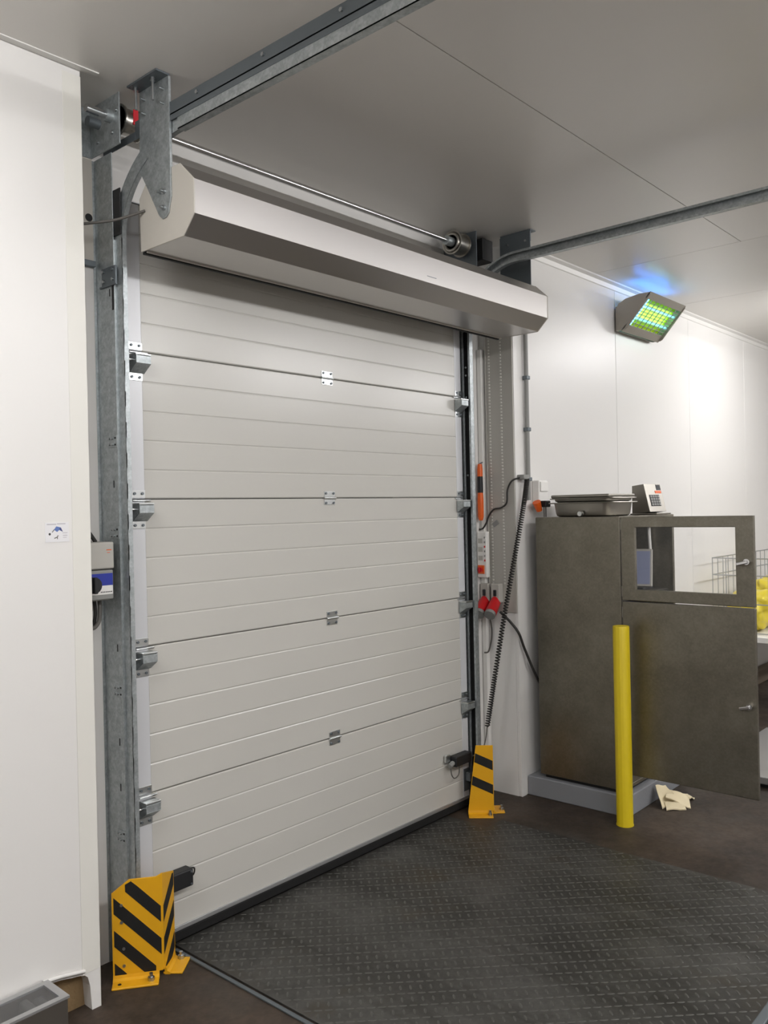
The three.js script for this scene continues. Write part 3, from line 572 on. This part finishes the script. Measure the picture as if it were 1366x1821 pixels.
// ---------------------------------------------------------------- fly killer
{
  const x0 = 3.252, x1 = 3.78, t = thing('fly_killer', 'metal insect killer lamp with glowing green and blue grille high on the right wall', 'insect lamp', [3.5, 2.56, ZW]);
  const prof = [[.145, 2.564], [.2, 2.564], [.215, 2.572], [.37, 2.752], [.37, 2.764], [.3, 2.766], [.21, 2.752], [.165, 2.73], [.145, 2.7]];
  for (const [a, b] of [[x0, x0 + .008], [x1 - .008, x1]]) part('end_plate', extX(prof, a, b, .001), mat.flyBody, t);
  part('back_plate', rb(x0 + .008, x1 - .008, 2.564, 2.715, .138, .15, .003, 1), mat.flyBody, t);
  const A = [.2, 2.58], B = [.372, 2.765], L = Math.hypot(B[0] - A[0], B[1] - A[1]), dz = (B[0] - A[0]) / L, dy = (B[1] - A[1]) / L;  // grille plane (z,y)
  const P = (s, n) => [A[0] + dz * s + dy * n, A[1] + dy * s - dz * n];   // n outwards (front, down)
  const strip = (s0, s1, n0, n1, xa, xb) => extX([P(s0, n0), P(s1, n0), P(s1, n1), P(s0, n1)], xa, xb);
  part('frame_bar', strip(-.03, .022, -.004, .002, x0, x1), mat.flyBody, t);
  part('frame_bar', strip(L - .045, L, -.004, .002, x0, x1), mat.flyBody, t);
  const s0 = .022, s1 = L - .045, rows = 9, cols = 8;
  for (let i = 1; i < rows; i++) { const s = s0 + (s1 - s0) * i / rows; part('grille_bar', strip(s - .0018, s + .0018, -.003, .001, x0 + .03, x1 - .008), mat.flyBody, t); }
  for (let j = 0; j <= cols; j++) { const x = x0 + .03 + (x1 - x0 - .045) * j / cols; part('grille_bar', strip(s0 - .002, s1 + .002, -.003, .001, x - .003, x + .003), mat.flyBody, t); }
  for (const s of [s0 + (s1 - s0) * 2.5 / 9, s0 + (s1 - s0) * 6.5 / 9]) { const q = P(s, -.018); part('ultraviolet_tube', cyl([x0 + .07, q[1], q[0]], [x1 - .012, q[1], q[0]], .008, 16), mat.uvTube, t); }
  { const a = P(s0 + .002, -.016), b = P(s1 - .002, -.016); part('ultraviolet_tube', cyl([x0 + .055, a[1], a[0]], [x0 + .055, b[1], b[0]], .013, 14), mat.uvTube, t); }
  part('glue_board', strip(s0 - .01, s1 + .01, -.04, -.036, x0 + .01, x1 - .01), mat.board, t);
  part('mounting_arm', rb(3.6, 3.64, 2.735, 2.84, .131, .16, .003, 1), mat.white, t);
  const bl = new THREE.RectAreaLight(0xa8f2ff, 1.6, .46, .11); bl.name = 'tube_light'; const bp = P((s0 + s1) / 2, -.027), bt = P((s0 + s1) / 2, -.5); bl.position.set((x0 + x1) / 2 - 3.5, bp[1] - 2.56, bp[0] - ZW); t.add(bl); t.updateMatrixWorld(true); bl.lookAt((x0 + x1) / 2, bt[1], bt[0]); bl.castShadow = true;
  const l = new THREE.RectAreaLight(0x3f8cff, 9, .5, .03); l.name = 'tube_light'; const q = P(.15, -.035); l.position.set(0, 2.775 - 2.56, .27 - ZW); l.rotation.x = Math.PI / 2; t.add(l); l.castShadow = true;
}

// ---------------------------------------------------------------- services on the right reveal
{
  const X = XR;
  const tr = thing('cable_tray', 'perforated grey cable tray running up the reveal right of the door', 'cable tray', [X, 1.05, .03]);
  part('tray_sheet', [rb(X - .008, X - .001, .95, 2.6, -.035, .1285, .001, 1), rb(X - .016, X - .008, .95, 2.6, -.035, -.032, .001, 1)], mat.tray, tr);
  const dots = []; for (let y = 1.1; y < 2.5; y += .0165) for (const z of [-.014, .058]) dots.push(rb(X - .0105, X - .007, y - .0045, y + .0045, z - .005, z + .005, .0015, 1));
  const dm = part('punched_tabs', dots, mat.trayDot, tr); dm.userData.kind = 'stuff';
  const tk = thing('cable_trunking', 'narrow white cable trunking beside the right door track', 'trunking', [X, 0, -.06]);
  part('cover', rb(X - .03, X - .001, .0, 2.33, -.077, -.05, .003, 2), mat.white, tk);

  const o = thing('emergency_release', 'orange and black pull handle hanging beside the right door track', 'handle', [2.05, 1.43, -.05]);
  const xo = 2.05, zo = -.052, lat = (list) => { const g = toCreasedNormals(new THREE.LatheGeometry(list.map(p => new THREE.Vector2(...p)), 16), .6); g.translate(xo, 0, zo); return g; };
  part('upper_grip', lat([[0, 1.66], [.014, 1.66], [.014, 1.7], [.011, 1.725], [0, 1.728]]), mat.orange, o);
  part('middle_sleeve', lat([[0, 1.575], [.015, 1.575], [.0145, 1.66], [0, 1.66]]), mat.darkPlastic, o);
  part('lower_grip', lat([[0, 1.428], [.01, 1.43], [.016, 1.45], [.016, 1.54], [.014, 1.575], [0, 1.575]]), mat.orange, o);
  part('cord', cyl([xo, 1.38, zo], [xo, 1.43, zo], .0015, 6), mat.cableGrey, o);
  part('cord_eye', cyl([xo, 1.728, zo], [2.074, 1.735, zo], .003, 8), mat.galvDark, o);

  const c = thing('control_box', 'white door control box with red rotary switch beside the right track', 'control box', [2.07, 1.13, -.045]);
  part('housing', rb(2.045, X - .03, 1.13, 1.372, -.078, -.018, .006, 2), mat.white, c);
  part('switch_plate', rb(2.04, 2.046, 1.15, 1.195, -.072, -.032, .002, 1), mat.orange, c);
  part('rotary_switch', [cyl([2.042, 1.172, -.052], [2.026, 1.172, -.052], .014, 18), rb(2.02, 2.03, 1.158, 1.186, -.057, -.047, .003, 2)], mat.red, c);
  for (let i = 0; i < 6; i++) part('button', rb(2.041, 2.046, 1.215 + i * .024, 1.225 + i * .024, -.031, -.025, .001, 1), i % 3 ? mat.midGrey : mat.red, c);
  for (let i = 0; i < 3; i++) part('print_block', rb(2.0445, 2.0455, 1.22 + i * .045, 1.245 + i * .045, -.07, -.042, .0004, 1), mat.greyPlastic, c);

  for (const [z, lab] of [[-.045, 'red industrial power socket nearest the right door track'], [.022, 'red industrial power socket farther from the right door track']]) {
    const s = thing('power_socket', lab, 'socket', [X, .95, z], 'red sockets on the reveal');
    part('back_box', rb(X - .05, z < 0 ? X - .0305 : X - .0085, 1.0, 1.1, z - .026, z + .026, .006, 2), mat.greyPlastic, s);
    part('black_cap', rb(X - .056, X - .048, 1.035, 1.068, z - .008, z + .01, .004, 2), mat.darkPlastic, s);
    const A = [X - .05, 1.0, z], B = [X - .11, .955, z + .012];
    part('red_body', [cyl([X - .034, 1.012, z - .002], A, .027, 20), cyl(A, B, .028, 20, .031)], mat.red, s);
    part('lid', cyl(B, [X - .125, .944, z + .015], .029, 20), mat.midGrey, s);
    part('white_badge', rb(X - .088, X - .079, .993, 1.006, z + .0, z + .016, .002, 1), mat.white, s);
  }
  const w1 = thing('cable', 'thin grey cable looping down below the red sockets', 'cable', [2.09, .85, -.04]);
  part('sheath', tube([[2.07, .97, -.04], [2.095, .9, -.036], [2.097, .851, -.03], [2.097, .78, -.038], [2.08, .735, -.046], [2.066, .733, -.06]], .004, 40, 8), mat.cableGrey, w1);
  const w2 = thing('cable', 'dark cable curving from the coiled lead to the right door track', 'cable', [2.09, 1.5, .05]);
  part('sheath', tube([[2.125, 1.648, .15], [2.09, 1.632, .12], [2.085, 1.589, .095], [2.085, 1.516, .085], [2.082, 1.494, .055], [2.08, 1.486, .01], [2.08, 1.455, -.02], [2.074, 1.415, -.035], [2.068, 1.386, -.055], [2.066, 1.382, -.074]], .0045, 70, 8), mat.cable, w2);
  const w3 = thing('cable', 'dark cable slanting from the red sockets down behind the cabinet', 'cable', [2.12, .75, .12]);
  part('sheath', tube([[2.06, .955, .05], [2.07, .9, .11], [2.085, .85, .143], [2.12, .775, .15], [2.2, .625, .165], [2.3, .5, .168]], .007, 40, 8), mat.cable, w3);
  const tag = thing('paper_tag', 'small torn grey tape scrap on the perforated tray', 'tape', [2.09, 1.4, .01]);
  const tg = rb(-.018, .018, -.012, .012, -.001, .001, .0008, 1); tg.rotateZ(-.6); tg.rotateY(Math.PI / 2); tg.translate(X - .012, 1.412, .01); part('scrap', tg, mat.midGrey, tag);
}
{
  // conduit, coil lead, wall socket on the right wall
  const cx = 2.205, t = thing('conduit', 'grey conduit pipe running up the right wall beside the housing', 'conduit', [cx, 1.6, ZW]);
  part('pipe', cyl([cx, 1.53, ZW + .016], [cx, 2.85, ZW + .016], .0115, 16), mat.midGrey, t);
  for (const y of [2.17, 1.9, 1.64]) part('clip', rb(cx - .016, cx + .016, y - .01, y + .01, ZW + .0005, ZW + .031, .004, 2), mat.galvDark, t);
  const h = thing('coil_cable', 'black coiled cable hanging from the right wall down to the door', 'cable', [2.1, .4, .12]);
  part('wall_mount', rb(2.118, 2.17, 1.638, 1.662, ZW, ZW + .045, .004, 2), mat.midGrey, h);
  const path = new THREE.CatmullRomCurve3([[2.163, 1.64, .165], [2.13, 1.5, .16], [2.06, 1.24, .145], [1.985, .95, .125], [1.925, .65, .1], [1.885, .4, .075]].map(V));
  class Helix extends THREE.Curve { getPoint(u, o = new THREE.Vector3()) { const p = path.getPoint(u), tn = path.getTangent(u), n = new THREE.Vector3(1, 0, 0).addScaledVector(tn, -tn.x).normalize(), b = tn.clone().cross(n), a = u * Math.PI * 2 * 105; return o.copy(p).addScaledVector(n, Math.cos(a) * .0105).addScaledVector(b, Math.sin(a) * .0105); } }
  part('coil', new THREE.TubeGeometry(new Helix(), 105 * 10, .0035, 5), mat.cable, h);
  part('lower_lead', tube([[1.885, .4, .075], [1.877, .35, .072], [1.857, .3, .067], [1.82, .28, .062], [1.785, .272, .052]], .003, 24, 6), mat.cableGrey, h);
  const s = thing('wall_socket', 'white wall socket with plugs above the cabinet', 'socket', [2.3, 1.52, ZW]);
  part('plate', rb(2.262, 2.352, 1.51, 1.635, ZW, ZW + .045, .008, 3), mat.white, s);
  part('flap', rb(2.27, 2.344, 1.575, 1.627, ZW + .045, ZW + .052, .004, 2), mat.white, s);
  const g1 = cyl([2.225, 1.52, ZW + .05], [2.252, 1.475, ZW + .05], .022, 16, .016); part('orange_plug', g1, mat.orange, s);
  part('black_plug', rb(2.262, 2.31, 1.492, 1.526, ZW + .04, ZW + .085, .006, 2), mat.darkPlastic, s);
  part('plug_lead', [cyl([2.282, 1.44, ZW + .06], [2.282, 1.494, ZW + .06], .003, 8), cyl([2.3, 1.44, ZW + .06], [2.3, 1.494, ZW + .06], .003, 8)], mat.cableGrey, s);
}

// ---------------------------------------------------------------- things at the right edge
{
  const t = thing('work_table', 'pale work table against the right wall behind the cabinet door', 'table', [5.2, 0, .45]);
  part('tabletop', rb(4.4, 6.2, .53, .57, .2, .75, .005, 2), mat.white, t);
  for (const x of [4.9, 6.12]) for (const z of [.25, .68]) part('leg', rb(x, x + .04, 0, .53, z, z + .04, .003, 1), mat.stainLight, t);
  const b = thing('wire_basket', 'grey wire mesh basket holding yellow bags on the work table', 'basket', [5.1, .57, .42]);
  const x0 = 4.5, x1 = 5.75, z0 = .24, z1 = .62, yb = .575, yt = 1.1, r = .004;
  for (const y of [yb + .004, .78, .98, yt]) part('rim_wire', [cyl([x0, y, z0], [x1, y, z0], r, 6), cyl([x0, y, z1], [x1, y, z1], r, 6), cyl([x0, y, z0], [x0, y, z1], r, 6), cyl([x1, y, z0], [x1, y, z1], r, 6)], mat.bolt, b);
  for (let i = 0; i <= 12; i++) { const x = x0 + (x1 - x0) * i / 12; for (const z of [z0, z1]) part('upright_wire', cyl([x, yb, z], [x, yt, z], .003, 6), mat.bolt, b); }
  for (let i = 1; i < 4; i++) { const z = z0 + (z1 - z0) * i / 4; for (const x of [x0, x1]) part('upright_wire', cyl([x, yb, z], [x, yt, z], .003, 6), mat.bolt, b); }
  const bag = (x, z, w, h, d, s) => { const g = new THREE.SphereGeometry(1, 28, 18), p = g.attributes.position; for (let i = 0; i < p.count; i++) { const q = V([p.getX(i), p.getY(i), p.getZ(i)]); const f = 1 + .1 * Math.sin(q.x * 7 + s) * Math.cos(q.y * 6 + s) + .06 * Math.sin(q.z * 11 + q.y * 9 + s); const e = (a) => Math.sign(a) * Math.pow(Math.abs(a), .6); p.setXYZ(i, e(q.x) * f * w, Math.max(-1, e(q.y) * f) * h, e(q.z) * f * d); } g.computeVertexNormals(); g.translate(x, .58 + h, z); return g; };
  const y1 = thing('yellow_bag', 'yellow plastic bag in the basket, seen through the cabinet door glass', 'bag', [4.75, .58, .42]); part('bag', bag(4.78, .42, .22, .135, .14, 1), mat.bag, y1);
  const y2 = thing('yellow_bag', 'yellow plastic bag in the basket, right of the cabinet door edge', 'bag', [5.4, .58, .42]); part('bag', bag(5.34, .42, .28, .165, .15, 3), mat.bag, y2);
  const s = thing('floor_scale', 'low grey steel floor scale platform right of the open cabinet door', 'floor scale', [3.5, 0, 1.3]);
  part('platform', rb(2.98, 4.02, .02, .06, .74, 1.9, .006, 2), mat.alu, s);
  part('frame', rb(3.0, 4.0, 0, .02, .76, 1.88, .003, 1), mat.black, s);
}
// ---------------------------------------------------------------- pest trap at the lower left
{
  const t = thing('pest_trap', 'low metal pest trap box with a clear lid against the left wall', 'trap', [-.6, 0, .24]);
  const x0 = -.82, x1 = -.452, z0 = .145, z1 = .262, h = .15;
  part('box', [bx(x0, x1, 0, .006, z0, z1), bx(x0, x1, .006, h, z0, z0 + .004), bx(x0, x1, .006, h, z1 - .004, z1), bx(x0, x0 + .004, .006, h, z0 + .004, z1 - .004), bx(x1 - .004, x1, .006, h, z0 + .004, z1 - .004)], mat.stainLight, t);
  part('lid_frame', [bx(x0 - .004, x1 + .004, h, h + .007, z0 - .004, z0 + .014), bx(x0 - .004, x1 + .004, h, h + .007, z1 - .014, z1 + .004), bx(x1 - .018, x1 + .004, h, h + .007, z0 + .014, z1 - .014), bx(x0 - .004, x0 + .02, h, h + .007, z0 + .014, z1 - .014)], mat.alu, t);
  part('lid_window', bx(x0 + .02, x1 - .018, h + .002, h + .005, z0 + .014, z1 - .014), mat.pane, t);
  part('inner_ramp', [rb(-.548, -.522, .006, .145, .163, .244, .006, 2), rb(-.512, -.475, .006, .138, .163, .235, .014, 3), rb(-.72, -.62, .006, .11, .165, .235, .012, 2)], mat.darkPlastic, t);
}

renderer.render(scene, camera);
